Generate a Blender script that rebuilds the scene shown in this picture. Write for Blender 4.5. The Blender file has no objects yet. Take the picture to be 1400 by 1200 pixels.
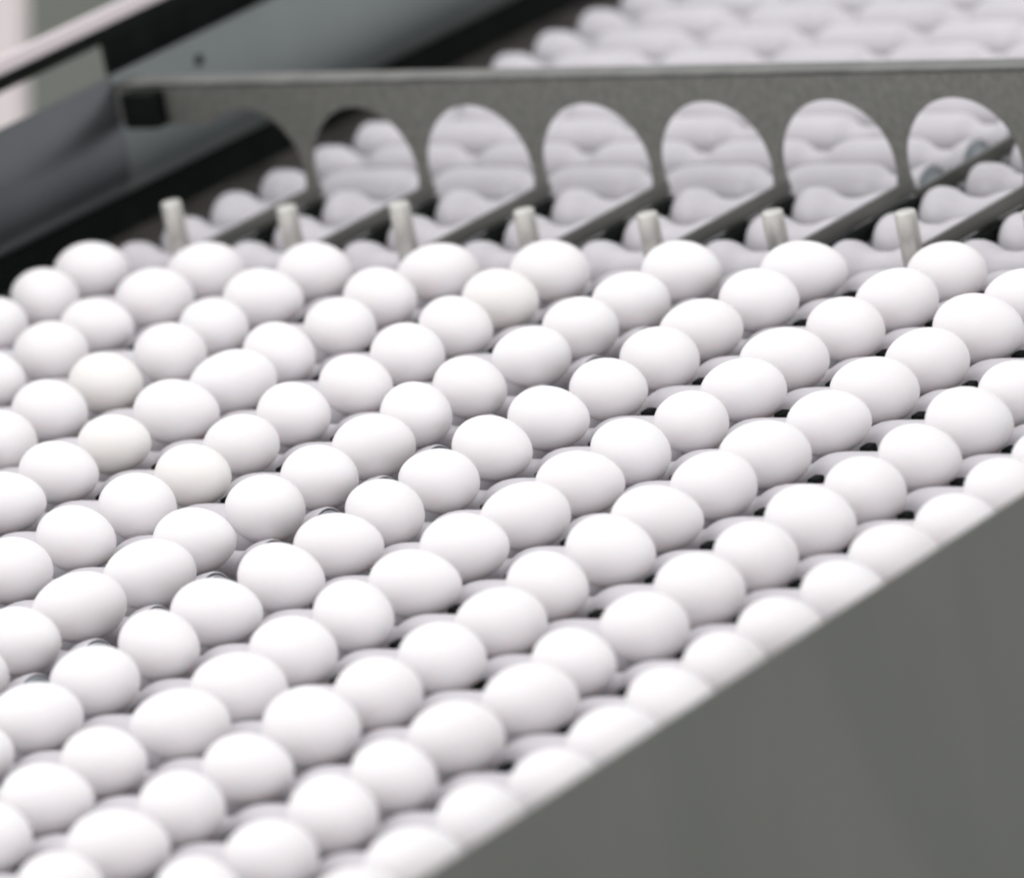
import bpy, bmesh, math, random
from mathutils import Matrix, Vector
random.seed(7)
scene = bpy.context.scene
C = scene.collection
MM = 0.001
P, Q = 101.27, 57.0            # lane pitch and roller pitch, millimetres

# ------------------------------------------------------------------ camera
cam_d = bpy.data.cameras.new("camera"); cam = bpy.data.objects.new("camera", cam_d); C.objects.link(cam)
CP = Vector((3452.5587, -3826.4969, 1270.3928)) * MM
CF = Vector((-0.6075048, 0.7467118, -0.2708494))
CR = Vector((0.7941987, 0.5768718, -0.1909642))
CU = Vector((-0.0136501, 0.3311199, 0.9434899))
m = Matrix((CR, CU, -CF)).transposed().to_4x4(); m.translation = CP
cam.matrix_world = m
cam_d.sensor_width = 36; cam_d.lens = 10499.08 / 1400 * 36
cam_d.clip_start = 0.1; cam_d.clip_end = 60
cam_d.dof.use_dof = True; cam_d.dof.focus_distance = 4.66; cam_d.dof.aperture_fstop = 5.8
cam_d.dof.aperture_blades = 0
scene.camera = cam

# ------------------------------------------------------------------ light (indoor hall: soft ceiling lamps, pale room)
w = bpy.data.worlds.new("World"); scene.world = w; w.use_nodes = True
bg = w.node_tree.nodes["Background"]; bg.inputs[0].default_value = (0.965, 0.965, 0.982, 1); bg.inputs[1].default_value = 1.07
def area(name, loc, target, sx, sy, power, col):
    d = bpy.data.lights.new(name, 'AREA'); d.shape = 'RECTANGLE'; d.size = sx; d.size_y = sy; d.energy = power; d.color = col
    o = bpy.data.objects.new(name, d); C.objects.link(o); o.location = loc
    o.rotation_euler = (Vector(target) - Vector(loc)).to_track_quat('-Z', 'Y').to_euler()
    return o
area("ceiling_light", (0.5, 0.24, 2.3), (0.5, 0.2, 0), 3.0, 1.0, 7, (1.0, 0.985, 0.99))
area("ceiling_light", (0.1, -1.9, 2.0), (0.5, -0.3, 0), 2.4, 1.8, 15, (1.0, 0.99, 1.0))
scene.view_settings.view_transform = 'Standard'; scene.view_settings.look = 'None'
scene.view_settings.exposure = 0.0; scene.view_settings.gamma = 1
scene.cycles.max_bounces = 8; scene.cycles.diffuse_bounces = 5
scene.cycles.filter_width = 2.0
try: scene.cycles.pixel_filter_type = 'BLACKMAN_HARRIS'
except Exception: pass

# ------------------------------------------------------------------ materials
def mat(name, col, rough=0.5, metal=0.0, spec=0.5):
    M = bpy.data.materials.new(name); M.use_nodes = True
    b = M.node_tree.nodes["Principled BSDF"]
    b.inputs["Base Color"].default_value = (*col, 1); b.inputs["Roughness"].default_value = rough
    b.inputs["Metallic"].default_value = metal; b.inputs["Specular IOR Level"].default_value = spec
    return M, M.node_tree, b
def noise_mix(nt, b, ca, cb, scale, coord="Object", stretch=(1, 1, 1), detail=4, lo=0.35, hi=0.65, bump=0.0, rough=None):
    N, L = nt.nodes, nt.links
    tc = N.new("ShaderNodeTexCoord"); mp = N.new("ShaderNodeMapping"); mp.inputs["Scale"].default_value = stretch
    nz = N.new("ShaderNodeTexNoise"); nz.inputs["Scale"].default_value = scale; nz.inputs["Detail"].default_value = detail
    L.new(tc.outputs[coord], mp.inputs[0]); L.new(mp.outputs[0], nz.inputs["Vector"])
    cr = N.new("ShaderNodeValToRGB"); cr.color_ramp.elements[0].position = lo; cr.color_ramp.elements[1].position = hi
    cr.color_ramp.elements[0].color = (*ca, 1); cr.color_ramp.elements[1].color = (*cb, 1)
    L.new(nz.outputs["Fac"], cr.inputs[0]); L.new(cr.outputs[0], b.inputs["Base Color"])
    if bump:
        bp = N.new("ShaderNodeBump"); bp.inputs["Strength"].default_value = bump; bp.inputs["Distance"].default_value = 0.0006
        L.new(nz.outputs["Fac"], bp.inputs["Height"]); L.new(bp.outputs[0], b.inputs["Normal"])
    if rough:
        mr = N.new("ShaderNodeMapRange"); mr.inputs[3].default_value = rough[0]; mr.inputs[4].default_value = rough[1]
        L.new(nz.outputs["Fac"], mr.inputs[0]); L.new(mr.outputs[0], b.inputs["Roughness"])
    return nz

def egg_mat(name, ca, cb, stain=None):
    M, nt, b = mat(name, ca, 0.42, 0, 0.35)
    N, L = nt.nodes, nt.links
    oi = N.new("ShaderNodeObjectInfo"); tc = N.new("ShaderNodeTexCoord")
    add = N.new("ShaderNodeVectorMath"); add.operation = 'ADD'
    sc_ = N.new("ShaderNodeVectorMath"); sc_.operation = 'SCALE'; sc_.inputs[0].default_value = (3.1, 1.7, 2.3)
    L.new(oi.outputs["Random"], sc_.inputs["Scale"]); L.new(tc.outputs["Object"], add.inputs[0]); L.new(sc_.outputs[0], add.inputs[1])
    nz = N.new("ShaderNodeTexNoise"); nz.inputs["Scale"].default_value = 45; nz.inputs["Detail"].default_value = 3
    L.new(add.outputs[0], nz.inputs["Vector"])
    mx = N.new("ShaderNodeMix"); mx.data_type = 'RGBA'
    mx.inputs["A"].default_value = (*ca, 1); mx.inputs["B"].default_value = (*cb, 1)
    av = N.new("ShaderNodeMath"); av.operation = 'MULTIPLY_ADD'; av.inputs[1].default_value = 0.7
    rr = N.new("ShaderNodeMath"); rr.operation = 'MULTIPLY'; rr.inputs[1].default_value = 0.45
    L.new(oi.outputs["Random"], rr.inputs[0]); L.new(nz.outputs["Fac"], av.inputs[0]); L.new(rr.outputs[0], av.inputs[2])
    L.new(av.outputs[0], mx.inputs["Factor"])
    last = mx.outputs["Result"]
    if stain:
        pos, rad, scol = stain
        ds = N.new("ShaderNodeVectorMath"); ds.operation = 'DISTANCE'; ds.inputs[1].default_value = [c*MM for c in pos]
        L.new(tc.outputs["Object"], ds.inputs[0])
        n2 = N.new("ShaderNodeTexNoise"); n2.inputs["Scale"].default_value = 260; L.new(tc.outputs["Object"], n2.inputs["Vector"])
        ma = N.new("ShaderNodeMath"); ma.operation = 'MULTIPLY_ADD'; ma.inputs[1].default_value = rad*MM*1.0
        L.new(n2.outputs["Fac"], ma.inputs[0]); L.new(ds.outputs["Value"], ma.inputs[2])
        mr = N.new("ShaderNodeMapRange"); mr.inputs[1].default_value = rad*MM*0.9; mr.inputs[2].default_value = rad*MM*1.6
        mr.inputs[3].default_value = 0.75; mr.inputs[4].default_value = 0
        L.new(ma.outputs[0], mr.inputs[0])
        m2 = N.new("ShaderNodeMix"); m2.data_type = 'RGBA'; m2.inputs["B"].default_value = (*scol, 1)
        L.new(last, m2.inputs["A"]); L.new(mr.outputs[0], m2.inputs["Factor"]); last = m2.outputs["Result"]
    L.new(last, b.inputs["Base Color"])
    pz = N.new("ShaderNodeTexNoise"); pz.inputs["Scale"].default_value = 900; pz.inputs["Detail"].default_value = 2
    L.new(add.outputs[0], pz.inputs["Vector"])
    bp = N.new("ShaderNodeBump"); bp.inputs["Strength"].default_value = 0.12; bp.inputs["Distance"].default_value = 0.0004
    L.new(pz.outputs["Fac"], bp.inputs["Height"]); L.new(bp.outputs[0], b.inputs["Normal"])
    b.inputs["Subsurface Weight"].default_value = 0.8; b.inputs["Subsurface Radius"].default_value = (0.014, 0.0115, 0.0105)
    b.inputs["Subsurface Scale"].default_value = 1.0
    return M
EGG = egg_mat("white_shell", (0.915, 0.897, 0.905), (0.85, 0.825, 0.826))
EGG_CREAM = egg_mat("cream_shell", (0.84, 0.822, 0.79), (0.88, 0.86, 0.84))
EGG_BROWN = egg_mat("smeared_shell", (0.915, 0.897, 0.905), (0.85, 0.825, 0.826), ((-24, -10, -6), 5, (0.60, 0.42, 0.33)))
EGG_YELLOW = egg_mat("yolk_specked_shell", (0.915, 0.897, 0.905), (0.85, 0.825, 0.826), ((10, -12, -14), 4, (0.55, 0.48, 0.20)))

ROLL, nt, b = mat("grey_rubber", (0.6, 0.57, 0.61), 0.33, 0, 0.5)
noise_mix(nt, b, (0.57, 0.548, 0.574), (0.63, 0.608, 0.634), 22, lo=0.3, hi=0.7, bump=0.08)
CAP, nt, b = mat("dark_grey_cap", (0.16, 0.18, 0.20), 0.4, 0, 0.5)
noise_mix(nt, b, (0.34, 0.38, 0.41), (0.46, 0.50, 0.53), 60)
SHAFT, nt, b = mat("shaft_steel", (0.35, 0.36, 0.36), 0.35, 1.0)
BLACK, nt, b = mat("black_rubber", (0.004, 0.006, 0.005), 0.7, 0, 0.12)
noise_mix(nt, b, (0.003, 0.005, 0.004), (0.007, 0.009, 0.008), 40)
TRAY, nt, b = mat("dark_tray", (0.02, 0.02, 0.02), 0.6)
noise_mix(nt, b, (0.006, 0.009, 0.008), (0.02, 0.019, 0.017), 14)
LEDGE, nt, b = mat("grimy_steel", (0.12, 0.11, 0.10), 0.5, 0.4)
noise_mix(nt, b, (0.045, 0.04, 0.037), (0.09, 0.08, 0.075), 30)
PLATE, nt, b = mat("worn_steel_plate", (0.3, 0.3, 0.28), 0.5, 0.55)
noise_mix(nt, b, (0.155, 0.158, 0.142), (0.275, 0.275, 0.25), 190, stretch=(1, 1, 0.8), detail=6, lo=0.2, hi=0.8, rough=(0.4, 0.6), bump=0.05)
STRIP, nt, b = mat("divider_steel", (0.2, 0.2, 0.19), 0.45, 0.6)
noise_mix(nt, b, (0.11, 0.112, 0.102), (0.18, 0.18, 0.165), 60, stretch=(1, 0.2, 1), rough=(0.35, 0.5))
PIN, nt, b = mat("pin_steel", (0.62, 0.62, 0.56), 0.38, 0.6)
noise_mix(nt, b, (0.62, 0.615, 0.57), (0.66, 0.65, 0.605), 60, stretch=(1, 1, 0.15), rough=(0.36, 0.42))
SIDE, nt, b = mat("left_panel_steel", (0.2, 0.21, 0.22), 0.4, 0.7)
noise_mix(nt, b, (0.075, 0.08, 0.085), (0.125, 0.132, 0.138), 5, stretch=(1, 1, 0.6), lo=0.3, hi=0.75, rough=(0.3, 0.45))
SIDE_LIT, nt, b = mat("left_panel_steel_lit", (0.3, 0.33, 0.33), 0.45, 0.4)  # same panel steel, with the brighter reflected light put into its colour
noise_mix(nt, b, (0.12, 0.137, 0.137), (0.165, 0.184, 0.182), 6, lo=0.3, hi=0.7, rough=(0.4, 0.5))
WALLM, nt, b = mat("right_panel_steel", (0.11, 0.115, 0.1), 0.5, 0.2)
noise_mix(nt, b, (0.074, 0.078, 0.066), (0.094, 0.097, 0.084), 9, stretch=(1, 1, 0.4), rough=(0.45, 0.55))
BEAMW, nt, b = mat("pale_beam_paint", (0.78, 0.70, 0.72), 0.4)
BACKG, nt, b = mat("backdrop_paint", (0.21, 0.225, 0.195), 0.7)
noise_mix(nt, b, (0.155, 0.167, 0.143), (0.18, 0.192, 0.168), 1.2)
COLW, nt, b = mat("column_paint", (0.64, 0.58, 0.57), 0.6)

# ------------------------------------------------------------------ helpers
def link_mesh(name, me, material, parent=None, smooth=False, kind=None):
    o = bpy.data.objects.new(name, me); C.objects.link(o)
    if material and not me.materials: me.materials.append(material)
    if parent: o.parent = parent
    if kind: o["kind"] = kind
    if smooth:
        me.polygons.foreach_set("use_smooth", [True]*len(me.polygons)); me.update()
    return o
def bm_mesh(bm, name):
    me = bpy.data.meshes.new(name); bmesh.ops.recalc_face_normals(bm, faces=bm.faces); bm.to_mesh(me); bm.free(); return me
def box(bm, x0, x1, y0, y1, z0, z1, bev=0.0):
    r = bmesh.ops.create_cube(bm, size=1)
    for v in r["verts"]:
        v.co = Vector(((x0+x1)/2 + v.co.x*(x1-x0), (y0+y1)/2 + v.co.y*(y1-y0), (z0+z1)/2 + v.co.z*(z1-z0)))*MM
    if bev:
        es = list({e for v in r["verts"] for e in v.link_edges})
        bmesh.ops.bevel(bm, geom=es, offset=bev*MM, segments=2, affect='EDGES', profile=0.6)
def add_box(name, material, parent, dims, bev=0.0, kind=None):
    bm = bmesh.new(); box(bm, *dims, bev); return link_mesh(name, bm_mesh(bm, name), material, parent, kind=kind)
def lathe_x(bm, prof, segs=40):        # prof: list of (x, r) in mm, axis along X
    rings = []
    for x, r in prof:
        rings.append([bm.verts.new((x*MM, r*math.sin(2*math.pi*k/segs)*MM, r*math.cos(2*math.pi*k/segs)*MM)) for k in range(segs)])
    for a, c in zip(rings, rings[1:]):
        for k in range(segs):
            bm.faces.new((a[k], a[(k+1) % segs], c[(k+1) % segs], c[k]))
    bm.faces.new(rings[0]); bm.faces.new(rings[-1])
def thing(name, loc, label, cat, group=None):
    o = bpy.data.objects.new(name, None); C.objects.link(o); o.location = Vector(loc)*MM; o.empty_display_size = 0.02
    o["label"] = label; o["category"] = cat
    if group: o["group"] = group
    return o
def tag(o, label, cat, group=None):
    o["label"] = label; o["category"] = cat
    if group: o["group"] = group

# ------------------------------------------------------------------ background (the hall leans because the conveyor climbs)
def leaning_box(name, material, right0, right1, up0, up1, fwd0, fwd1, kind=None):
    bm = bmesh.new(); r = bmesh.ops.create_cube(bm, size=1)
    for v in r["verts"]:
        a = right0 + (v.co.x+.5)*(right1-right0); u = up0 + (v.co.y+.5)*(up1-up0); f = fwd0 + (v.co.z+.5)*(fwd1-fwd0)
        v.co = (CR*a + CU*u + CF*f)*MM
    o = link_mesh(name, bm_mesh(bm, name), material, kind=kind); o.location = CP
    return o
leaning_box("wall", BACKG, -1400, 1200, -900, 900, 7400, 7480, kind="structure")
o = leaning_box("column", COLW, -640, -427, -860, 860, 6650, 6800)
tag(o, "pale upright column in the blurred top left corner behind the machine", "column")

# ------------------------------------------------------------------ conveyor
AX, RF, RW = -28.6, 22.2, 14.6
TOPS = [(-.5, -9.6), (-.42, -8.3), (-.33, -7.4), (-.27, -7.6), (-.22, -9.0), (-.17, -11.8), (-.12, -14.2), (-.06, -15.2), (.03, -15.2), (.08, -13.9), (.14, -12.0), (.21, -10.8), (.30, -10.0), (.42, -9.6), (.5, -9.6)]
FLAT = [(-.5, -9.0), (-.27, -9.1), (-.21, -9.7), (-.17, -11.4), (-.13, -14.4), (-.09, -16.6), (-.04, -17.2), (.04, -17.2), (.08, -15.6), (.12, -12.9), (.17, -10.8), (.23, -9.6), (.3, -9.1), (.5, -9.0)]
PROFILE = FLAT
def r_at(t):                           # roller radius at lane fraction t (-.5 .. .5) from the lane centre: ridge, waist, shoulder
    for (a, za), (b_, zb_) in zip(PROFILE, PROFILE[1:]):
        if a <= t <= b_:
            return za + (zb_-za)*(t-a)/(b_-a) - AX
    return PROFILE[0][1] - AX
def section_profile(x0, x1, end0=True, end1=True):
    pr = []
    n = int((x1-x0)/0.025)
    for k in range(n+1):
        x = x0 + (x1-x0)*k/n
        pr.append([x*P, r_at(((x+.5) % 1)-.5)])
    # rounded ends
    out = []
    for x, r in pr:
        d = min(x-x0*P, x1*P-x)
        if d < 4: continue
        out.append((x, r))
    r0 = r_at(((x0+.5) % 1)-.5); r1 = r_at(((x1+.5) % 1)-.5)
    e0 = [(x0*P+3, r0*0+3.2*0+r0-5), (x0*P, r0-5.2), (x0*P+.3, r0-3), (x0*P+1.3, r0-1.1), (x0*P+2.8, r0-.25)]
    e1 = [(x1*P-2.4, r1-.05), (x1*P-.9, r1-.15), (x1*P-.2, r1-.5), (x1*P, r1-.95), (x1*P-3, r1-1.4)]
    return e0 + out + e1
def roller_mesh(x0, x1, grooves):
    global PROFILE
    PROFILE = TOPS if grooves else FLAT
    bm = bmesh.new()
    cuts = [x0]
    if grooves:
        for i in range(-1, 12):
            g0, g1 = i+.44, i+.60
            if g0 > x0+.2 and g1 < x1-.2: cuts += [g0, g1]
    cuts.append(x1)
    for a, c in zip(cuts[::2], cuts[1::2]): lathe_x(bm, section_profile(a, c))
    return bm_mesh(bm, "roller")
def cap_meshes(x0, x1):
    r1 = r_at(((x1+.5) % 1)-.5)
    out = []
    for prof in ([(x0*P+1.2, 6), (x0*P+1.2, r1-3.4), (x0*P+4.5, r1-3.2)], [(x1*P-4.5, r1-1.1), (x1*P-0.2, r1-1.1), (x1*P+0.5, r1-1.8), (x1*P+0.5, 12), (x1*P+1.5, 10), (x1*P+1.5, 6)]):
        bm = bmesh.new(); lathe_x(bm, prof, 32); out.append(bm_mesh(bm, "end_cap"))
    return out
def shaft_mesh(x0, x1):
    bm = bmesh.new(); lathe_x(bm, [(x0*P, 5.5), (x1*P, 5.5)], 16); return bm_mesh(bm, "shaft")
S1, S2 = (-0.40, 5.255), (5.62, 11.42)
conv = thing("roller_conveyor", (0, 0, 0), "egg conveyor bed of pale grey waisted rollers in two side by side sections", "conveyor")
for (x0, x1), ks in ((S1, range(-13, 15)), (S2, range(-20, 9))):
    plain, grooved, caps, shaft = roller_mesh(x0, x1, False), roller_mesh(x0, x1, True), cap_meshes(x0, x1), shaft_mesh(x0-.14, x1+.1)
    for k in ks:
        me = grooved if k in (1, 2, 3) else plain
        r = link_mesh("roller", me, ROLL, conv, smooth=True); r.location = Vector((0, (k+.5)*Q, AX))*MM
        r.rotation_euler = (random.uniform(0, 6.28), 0, 0)
        for cm in caps: link_mesh("end_cap", cm, CAP, r, smooth=False)
        link_mesh("shaft", shaft, SHAFT, r, smooth=True)
add_box("drip_tray", TRAY, conv, (-1.15*P, 11.55*P, -22*Q, 18*Q, -96, -92))
add_box("seam_channel", LEDGE, conv, (5.42*P, 5.56*P, -22*Q, 12*Q, -62, -45))
add_box("edge_ledge", LEDGE, conv, (-1.17*P, -0.56*P, -22*Q, 16*Q, -38, -30), 1)

# added black blocks standing in for shaded gaps between the rollers, beside each egg
bm = bmesh.new(); box(bm, 0, 7.0, -5, 5, -38, -13.8, 1.8); gap_shade_me = bm_mesh(bm, "gap_shade_block")
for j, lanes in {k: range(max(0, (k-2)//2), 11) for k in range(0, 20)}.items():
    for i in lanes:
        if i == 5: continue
        q = link_mesh("gap_shade_block", gap_shade_me, BLACK, conv); q.location = Vector(((i+.245)*P, -j*Q, 0))*MM

# side panels
YP = 3.5*Q
lp = thing("side_panel", (-1.19*P, 0, -100), "tall steel side panel along the far left of the roller bed", "machine panel")
def child_box(name, material, par, dims, bev=0):
    o = add_box(name, material, None, dims, bev); o.parent = par; o.matrix_parent_inverse = Matrix.Translation(-par.location); return o
def hemmed_panel(name, material, y0, y1):     # vertical sheet whose lower edge curls back under
    prof = [(0, 80), (0, 14)] + [(-26*(1-math.cos(a)), 14-26*math.sin(a)) for a in [math.pi/2*k/8 for k in range(1, 9)]]
    inner = [(x-3, z+(1.5 if k > 1 else 0)) for k, (x, z) in enumerate(prof)][::-1]
    ring = prof + inner
    bm = bmesh.new()
    A = [bm.verts.new(((-1.19*P+x)*MM, y0*MM, z*MM)) for x, z in ring]; B = [bm.verts.new(((-1.19*P+x)*MM, y1*MM, z*MM)) for x, z in ring]
    for k in range(len(ring)): bm.faces.new((A[k], A[(k+1) % len(ring)], B[(k+1) % len(ring)], B[k]))
    o = link_mesh(name, bm_mesh(bm, name), material, lp); o.matrix_parent_inverse = Matrix.Translation(-lp.location)
    for p in o.data.polygons: p.use_smooth = abs(p.normal.z) < 0.98
hemmed_panel("front_panel", SIDE, -22*Q, YP-0.5)
hemmed_panel("rear_panel", SIDE_LIT, YP+0.5, 20*Q)
child_box("rubber_skirt", BLACK, lp, (-1.19*P-36, -1.19*P-24, -22*Q, 20*Q, -100, -10))
bm = bmesh.new(); lathe_x(bm, [(0, 4.6), (1.2, 4.2), (1.2, 2.4), (0.5, 2.2)], 6)
bo = link_mesh("bolt", bm_mesh(bm, "bolt"), BLACK, lp); bo.matrix_parent_inverse = Matrix.Translation(-lp.location); bo.location = Vector((-1.19*P, 5.24*Q, 62.7))*MM

rp = add_box("side_panel", WALLM, None, (0, 3, -14*Q, 14*Q, -420, 78.5), 0.7); rp.location = Vector((11.6*P, -14*Q, 0))*MM
tag(rp, "plain dark grey steel side panel filling the lower right corner", "machine panel")

# beams behind the left panel
bt = thing("guard_frame", (-1.6*P, 5*Q, 90), "slanting guard frame with pale top rail and black underside, top left", "machine frame")
child_box("top_rail", BEAMW, bt, (-1.66*P, -1.6*P, -12*Q, 24*Q, 102.5, 114.5), 2)
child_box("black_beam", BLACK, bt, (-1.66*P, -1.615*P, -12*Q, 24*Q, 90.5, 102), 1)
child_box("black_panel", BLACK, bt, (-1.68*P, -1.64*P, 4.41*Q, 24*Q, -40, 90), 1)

# ------------------------------------------------------------------ lane gate: plate with arches, divider strips, pins
YP = 3.5*Q
gate = thing("lane_gate", (5*P, YP, -9), "worn steel plate with round arches spanning the bed, divider strips and pins below", "gate plate")
def gparent(o):
    o.parent = gate; o.matrix_parent_inverse = Matrix.Translation(-gate.location); return o
def arch_plate():                      # columns above each arch, rows across each pillar, then thickness
    cx0, rad, cz, zb, zt = -0.06, 0.457*P, 8.5, -9.0, 72.0
    bm = bmesh.new(); cache = {}
    def V(x, y, z):
        key = (round(x, 3), y, round(z, 3))
        if key not in cache: cache[key] = bm.verts.new((x*MM, (YP+y)*MM, z*MM))
        return cache[key]
    def quad(p, y): 
        vs = [V(x, y, z) for x, z in p]
        vs = [v for k, v in enumerate(vs) if v is not vs[k-1]]
        if len(vs) > 2: bm.faces.new(vs)
    N, K = 36, 5
    a_end = -math.asin((zb-cz)/rad)
    edge = []
    for y in (0.0, 3.0):
        for i in range(0, 12):
            c = (i+cx0)*P
            th0 = math.pi - math.asin((44.0-cz)/rad) if i == 0 else math.pi
            pts = [(c+rad*math.cos(th0*(1-k/N)), cz+rad*math.sin(th0*(1-k/N))) for k in range(N+1)]
            for p, q in zip(pts, pts[1:]): quad([p, q, (q[0], zt), (p[0], zt)], y)
            if y == 0: edge += list(zip(pts, pts[1:]))
            x1 = pts[-1][0]
            rows = [(c+rad*math.cos(a_end*k/K), c+P-rad*math.cos(a_end*k/K), cz-rad*math.sin(a_end*k/K)) for k in range(K+1)]
            if i == 11: rows = [(r[0], 11.55*P, r[2]) for r in rows]
            quad([(rows[0][0], cz), (rows[0][1], cz), (rows[0][1], zt), (rows[0][0], zt)], y)
            for p, q in zip(rows, rows[1:]):
                quad([(p[0], p[2]), (q[0], q[2]), (q[1], q[2]), (p[1], p[2])], y)
                if y == 0: edge += [((p[0], p[2]), (q[0], q[2])), ((p[1], p[2]), (q[1], q[2]))]
            if y == 0: edge.append(((rows[-1][0], rows[-1][2]), (rows[-1][1], rows[-1][2])))
        xl = cx0*P + rad*math.cos(math.pi - math.asin((44.0-cz)/rad))
        quad([(-1.18*P, 44), (xl, 44), (xl, zt), (-1.18*P, zt)], y)
    edge += [((-1.18*P, 44), (xl, 44)), ((-1.18*P, 44), (-1.18*P, zt)), ((11.55*P, zb), (11.55*P, zt))]
    for p, q in edge:
        vs = [V(p[0], 0.0, p[1]), V(q[0], 0.0, q[1]), V(q[0], 3.0, q[1]), V(p[0], 3.0, p[1])]
        try: bm.faces.new(vs)
        except ValueError: pass
    return bm_mesh(bm, "arch_plate")
gparent(link_mesh("arch_plate", arch_plate(), PLATE))
gparent(add_box("top_flange", STRIP, None, (-1.18*P, 11.55*P, YP-1, YP+21, 72.3, 75), 0.8))
gparent(add_box("black_bracket", BLACK, None, (-1.02*P, -0.72*P, YP-14, YP-0.5, 45, 71), 1.5))
bm = bmesh.new(); box(bm, -1.5, 1.5, 0.80*Q, YP-0.6, -11.6, -0.6, 0.5); strip_me = bm_mesh(bm, "divider_strip")
bm = bmesh.new(); box(bm, -1.5, 1.5, YP+3.6, 13*Q, -21, -10, 0.5); bar_me = bm_mesh(bm, "long_strip")
def fin_mesh():
    bm = bmesh.new()
    pts = [(0.98*Q, -12.6), (3.44*Q, -12.6), (3.44*Q, AX+7.5), (1.25*Q, AX+7.5), (0.98*Q, -18)]
    A = [bm.verts.new((-4.5*MM, y*MM, z*MM)) for y, z in pts]; B = [bm.verts.new((4.5*MM, y*MM, z*MM)) for y, z in pts]
    bm.faces.new(A); bm.faces.new(B)
    for k in range(5): bm.faces.new((A[k], A[(k+1) % 5], B[(k+1) % 5], B[k]))
    return bm_mesh(bm, "rubber_fin")
fin_me = fin_mesh()
def pin_mesh():
    bm = bmesh.new(); prof = [(0, 5.4), (0.0, 7.2), (34.6, 7.2), (35.6, 6.8), (36, 6.0)]
    lathe_x(bm, prof, 28)
    bmesh.ops.rotate(bm, verts=bm.verts, cent=(0, 0, 0), matrix=Matrix.Rotation(-math.pi/2, 3, 'Y'))
    return bm_mesh(bm, "pin")
pin_me = pin_mesh()
pin_z = {0: 37, 1: 33, 2: 35, 3: 30, 4: 27, 5: 28, 6: 27.5, 7: 28}
pin_x = {0: .50, 1: 1.5, 2: 2.47, 3: 3.5, 4: 4.5, 5: 5.5, 6: 6.53, 7: 7.5}
for i in range(0, 11):
    s = gparent(link_mesh("divider_strip", strip_me, STRIP)); s.location = (((i+.5)*P)*MM, 0, 0)
    f = link_mesh("rubber_fin", fin_me, BLACK, s); f.location = ((4.5)*MM, 0, 0)
    if i in pin_z:
        h = pin_z[i]
        p = link_mesh("pin", pin_me, PIN, s, smooth=True)
        p.location = ((pin_x[i]-(i+.5))*P*MM, 0.72*Q*MM, (-9)*MM); p.scale = (1, 1, (h+9)/36)
s = gparent(link_mesh("divider_strip", bar_me, STRIP)); s.location = (5.49*P*MM, 0, 0)

# ------------------------------------------------------------------ eggs
def egg_mesh(name, a, bb, k):          # long axis on X, pointed end at +X
    bm = bmesh.new(); prof = []
    n = 28
    for q in range(n+1):
        th = math.pi*q/n
        x = -a*math.cos(th)
        r = bb*math.sin(th)*(1 - k*(x/a)*0.9 - 0.03*(x/a)**2)
        prof.append((x, max(r, 0.02)))
    lathe_x(bm, prof, 40)
    return bm_mesh(bm, name)
shapes = [egg_mesh("egg", 28.8, 20.3, .07), egg_mesh("egg", 27.8, 20.4, .05), egg_mesh("egg", 29.8, 20.4, .09), egg_mesh("egg", 28.4, 20.0, .11)]
for me in shapes:
    me.materials.append(EGG); me.polygons.foreach_set("use_smooth", [True]*len(me.polygons))
DX = {0: {0: 2, 1: 4, 2: -2, 3: 2, 4: -6, 5: 1, 6: -4, 7: 5}, 1: {0: 6, 1: 4, 2: -2, 3: -4, 4: -5, 5: -1, 6: 0, 7: 4}, 2: {0: 7, 1: -1, 2: -2, 3: 4, 4: 0, 5: -1, 6: -7, 7: 2, 8: 2},
3: {1: 4, 2: 6, 3: -2, 4: 3, 5: 0, 6: 0, 7: -5, 8: -1}, 4: {2: -2, 3: 3, 4: 4, 5: -6, 6: 1, 7: 2, 8: -2}, 5: {2: -4, 3: 2, 4: -3, 5: -6, 6: -4, 7: 2, 8: 3, 9: 4}, 6: {2: 0, 3: -4, 4: -3, 5: 3, 6: -6, 7: -4, 8: -5, 9: 5},
7: {3: -4, 4: 4, 5: 3, 6: -6, 7: 0, 8: -4, 9: 3}, 8: {3: -3, 4: 4, 5: 3, 6: -5, 7: 0, 8: -5, 9: 3}, 9: {4: 2, 5: -6, 6: 3, 7: -3, 8: 2, 9: 2}, 10: {4: -4, 5: 4, 6: 5, 7: 2, 8: -3, 9: 4}, 11: {5: -4, 6: 0, 7: 1, 8: 4, 9: 4},
12: {5: -4, 6: 2, 7: -1, 8: 4, 9: -4}, 13: {6: -2, 7: 4, 8: 2, 9: 7}, 14: {6: 1, 7: 6, 8: 0, 9: -2}, 15: {7: -3, 8: -2, 9: -2}, 16: {7: 2, 8: -4, 9: 0}, 17: {8: -2, 9: 0}}
ROWS = {0: range(0, 9), 1: range(0, 9), 2: range(0, 9), 3: range(0, 10), 4: range(1, 10), 5: range(1, 10), 6: range(2, 11), 7: range(2, 11), 8: range(3, 11), 9: range(3, 11),
        10: range(4, 11), 11: range(4, 11), 12: range(5, 11), 13: range(5, 11), 14: range(6, 11), 15: range(6, 11), 16: range(7, 11), 17: range(7, 11), 18: range(8, 11), 19: range(8, 11)}
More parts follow.
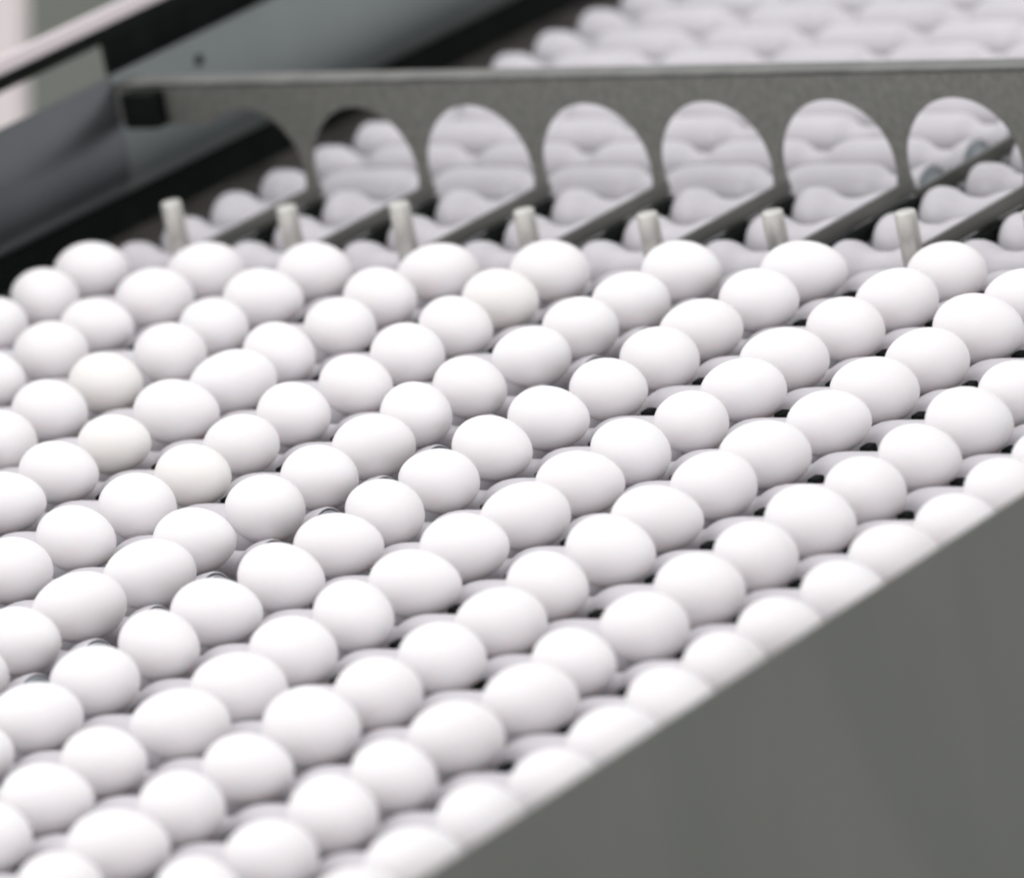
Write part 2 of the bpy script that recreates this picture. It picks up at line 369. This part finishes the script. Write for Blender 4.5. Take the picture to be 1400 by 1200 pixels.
# (row, lane): (scale, yaw deg, flip, material, look)
SPECIAL = {(6, 3): (0.95, 0, 0, EGG_CREAM, "cream tinted"), (7, 4): (0.97, -6, 0, EGG_CREAM, "faintly cream"), (4, 2): (1.0, -8, 0, EGG_CREAM, "dull cream"), (1, 4): (1.0, 0, 0, EGG_CREAM, "dull cream"),
    (14, 8): (1.13, -8, 0, None, "extra large"), (2, 8): (1.08, -6, 0, None, "large"), (5, 9): (1.07, -10, 0, None, "large"), (9, 8): (1.05, -5, 0, None, ""), (8, 9): (1.06, -8, 0, None, "large"), (10, 9): (1.07, -10, 0, None, "large"),
    (10, 5): (1.03, 24, 1, None, "slanted"), (4, 3): (1.04, 20, 1, None, "slanted"), (5, 5): (1.03, -24, 0, None, "slanted"), (3, 3): (1.02, -18, 0, None, ""), (5, 4): (1.03, -16, 0, None, ""), (11, 7): (1.03, -20, 0, None, "slanted"),
    (12, 6): (1.03, -16, 0, None, ""), (16, 9): (1.04, -18, 0, None, "slanted"), (13, 9): (1.0, 14, 1, EGG_BROWN, "brown smeared"), (13, 7): (1.0, 8, 1, EGG_YELLOW, "yellow specked"), (7, 5): (1.0, -10, 0, None, ""),
    (6, 4): (0.95, 4, 1, None, "small"), (10, 6): (1.04, -4, 0, None, ""), (14, 7): (1.0, 14, 1, None, ""), (14, 6): (1.0, 16, 1, None, ""), (11, 5): (1.03, 18, 1, None, "slanted"), (2, 4): (1.0, -12, 0, None, ""), (12, 5): (1.0, -4, 0, None, "")}
ordn = ["first", "second", "third", "fourth", "fifth", "sixth", "seventh", "eighth", "ninth", "tenth", "eleventh", "twelfth", "thirteenth", "fourteenth", "fifteenth", "sixteenth", "seventeenth", "eighteenth", "nineteenth", "twentieth"]
lane_name = {0: "lane nearest the left panel", 10: "lane against the right panel"}
for j, lanes in ROWS.items():
    for i in lanes:
        rs = random.Random(j*37+i*101+5)
        s, yaw, flip, mt, look = SPECIAL.get((j, i), (rs.uniform(0.965, 1.035), rs.uniform(-15, 13), rs.random() < .45, None, ""))
        dx = DX.get(j, {}).get(i, rs.uniform(-4, 4))
        o = bpy.data.objects.new("egg", shapes[rs.randrange(4)]); C.objects.link(o)
        o.location = Vector((i*P+dx, -j*Q + rs.uniform(-.8, .8), (s-1)*14 - 0.6 + rs.uniform(-.3, .5)))*MM
        o.rotation_euler = (rs.uniform(0, 6.28), math.radians(rs.uniform(-5, 5)), math.radians(yaw + (180 if flip else 0)))
        o.scale = (s, s, s)
        if mt in (EGG_BROWN, EGG_YELLOW): o.rotation_euler[0] = 0.0
        if mt:
            o.material_slots[0].link = 'OBJECT'; o.material_slots[0].material = mt
        ln = lane_name.get(i, "%s lane from the left" % ordn[i])
        o["label"] = ("%swhite egg, %s, %s row below the pins" % (look + " " if look else "", ln, ordn[j])).replace("cream tinted white", "cream tinted").replace("faintly cream white", "faintly cream").replace("dull cream white", "dull cream")
        o["category"] = "egg"; o["group"] = "white eggs resting on the conveyor rollers"
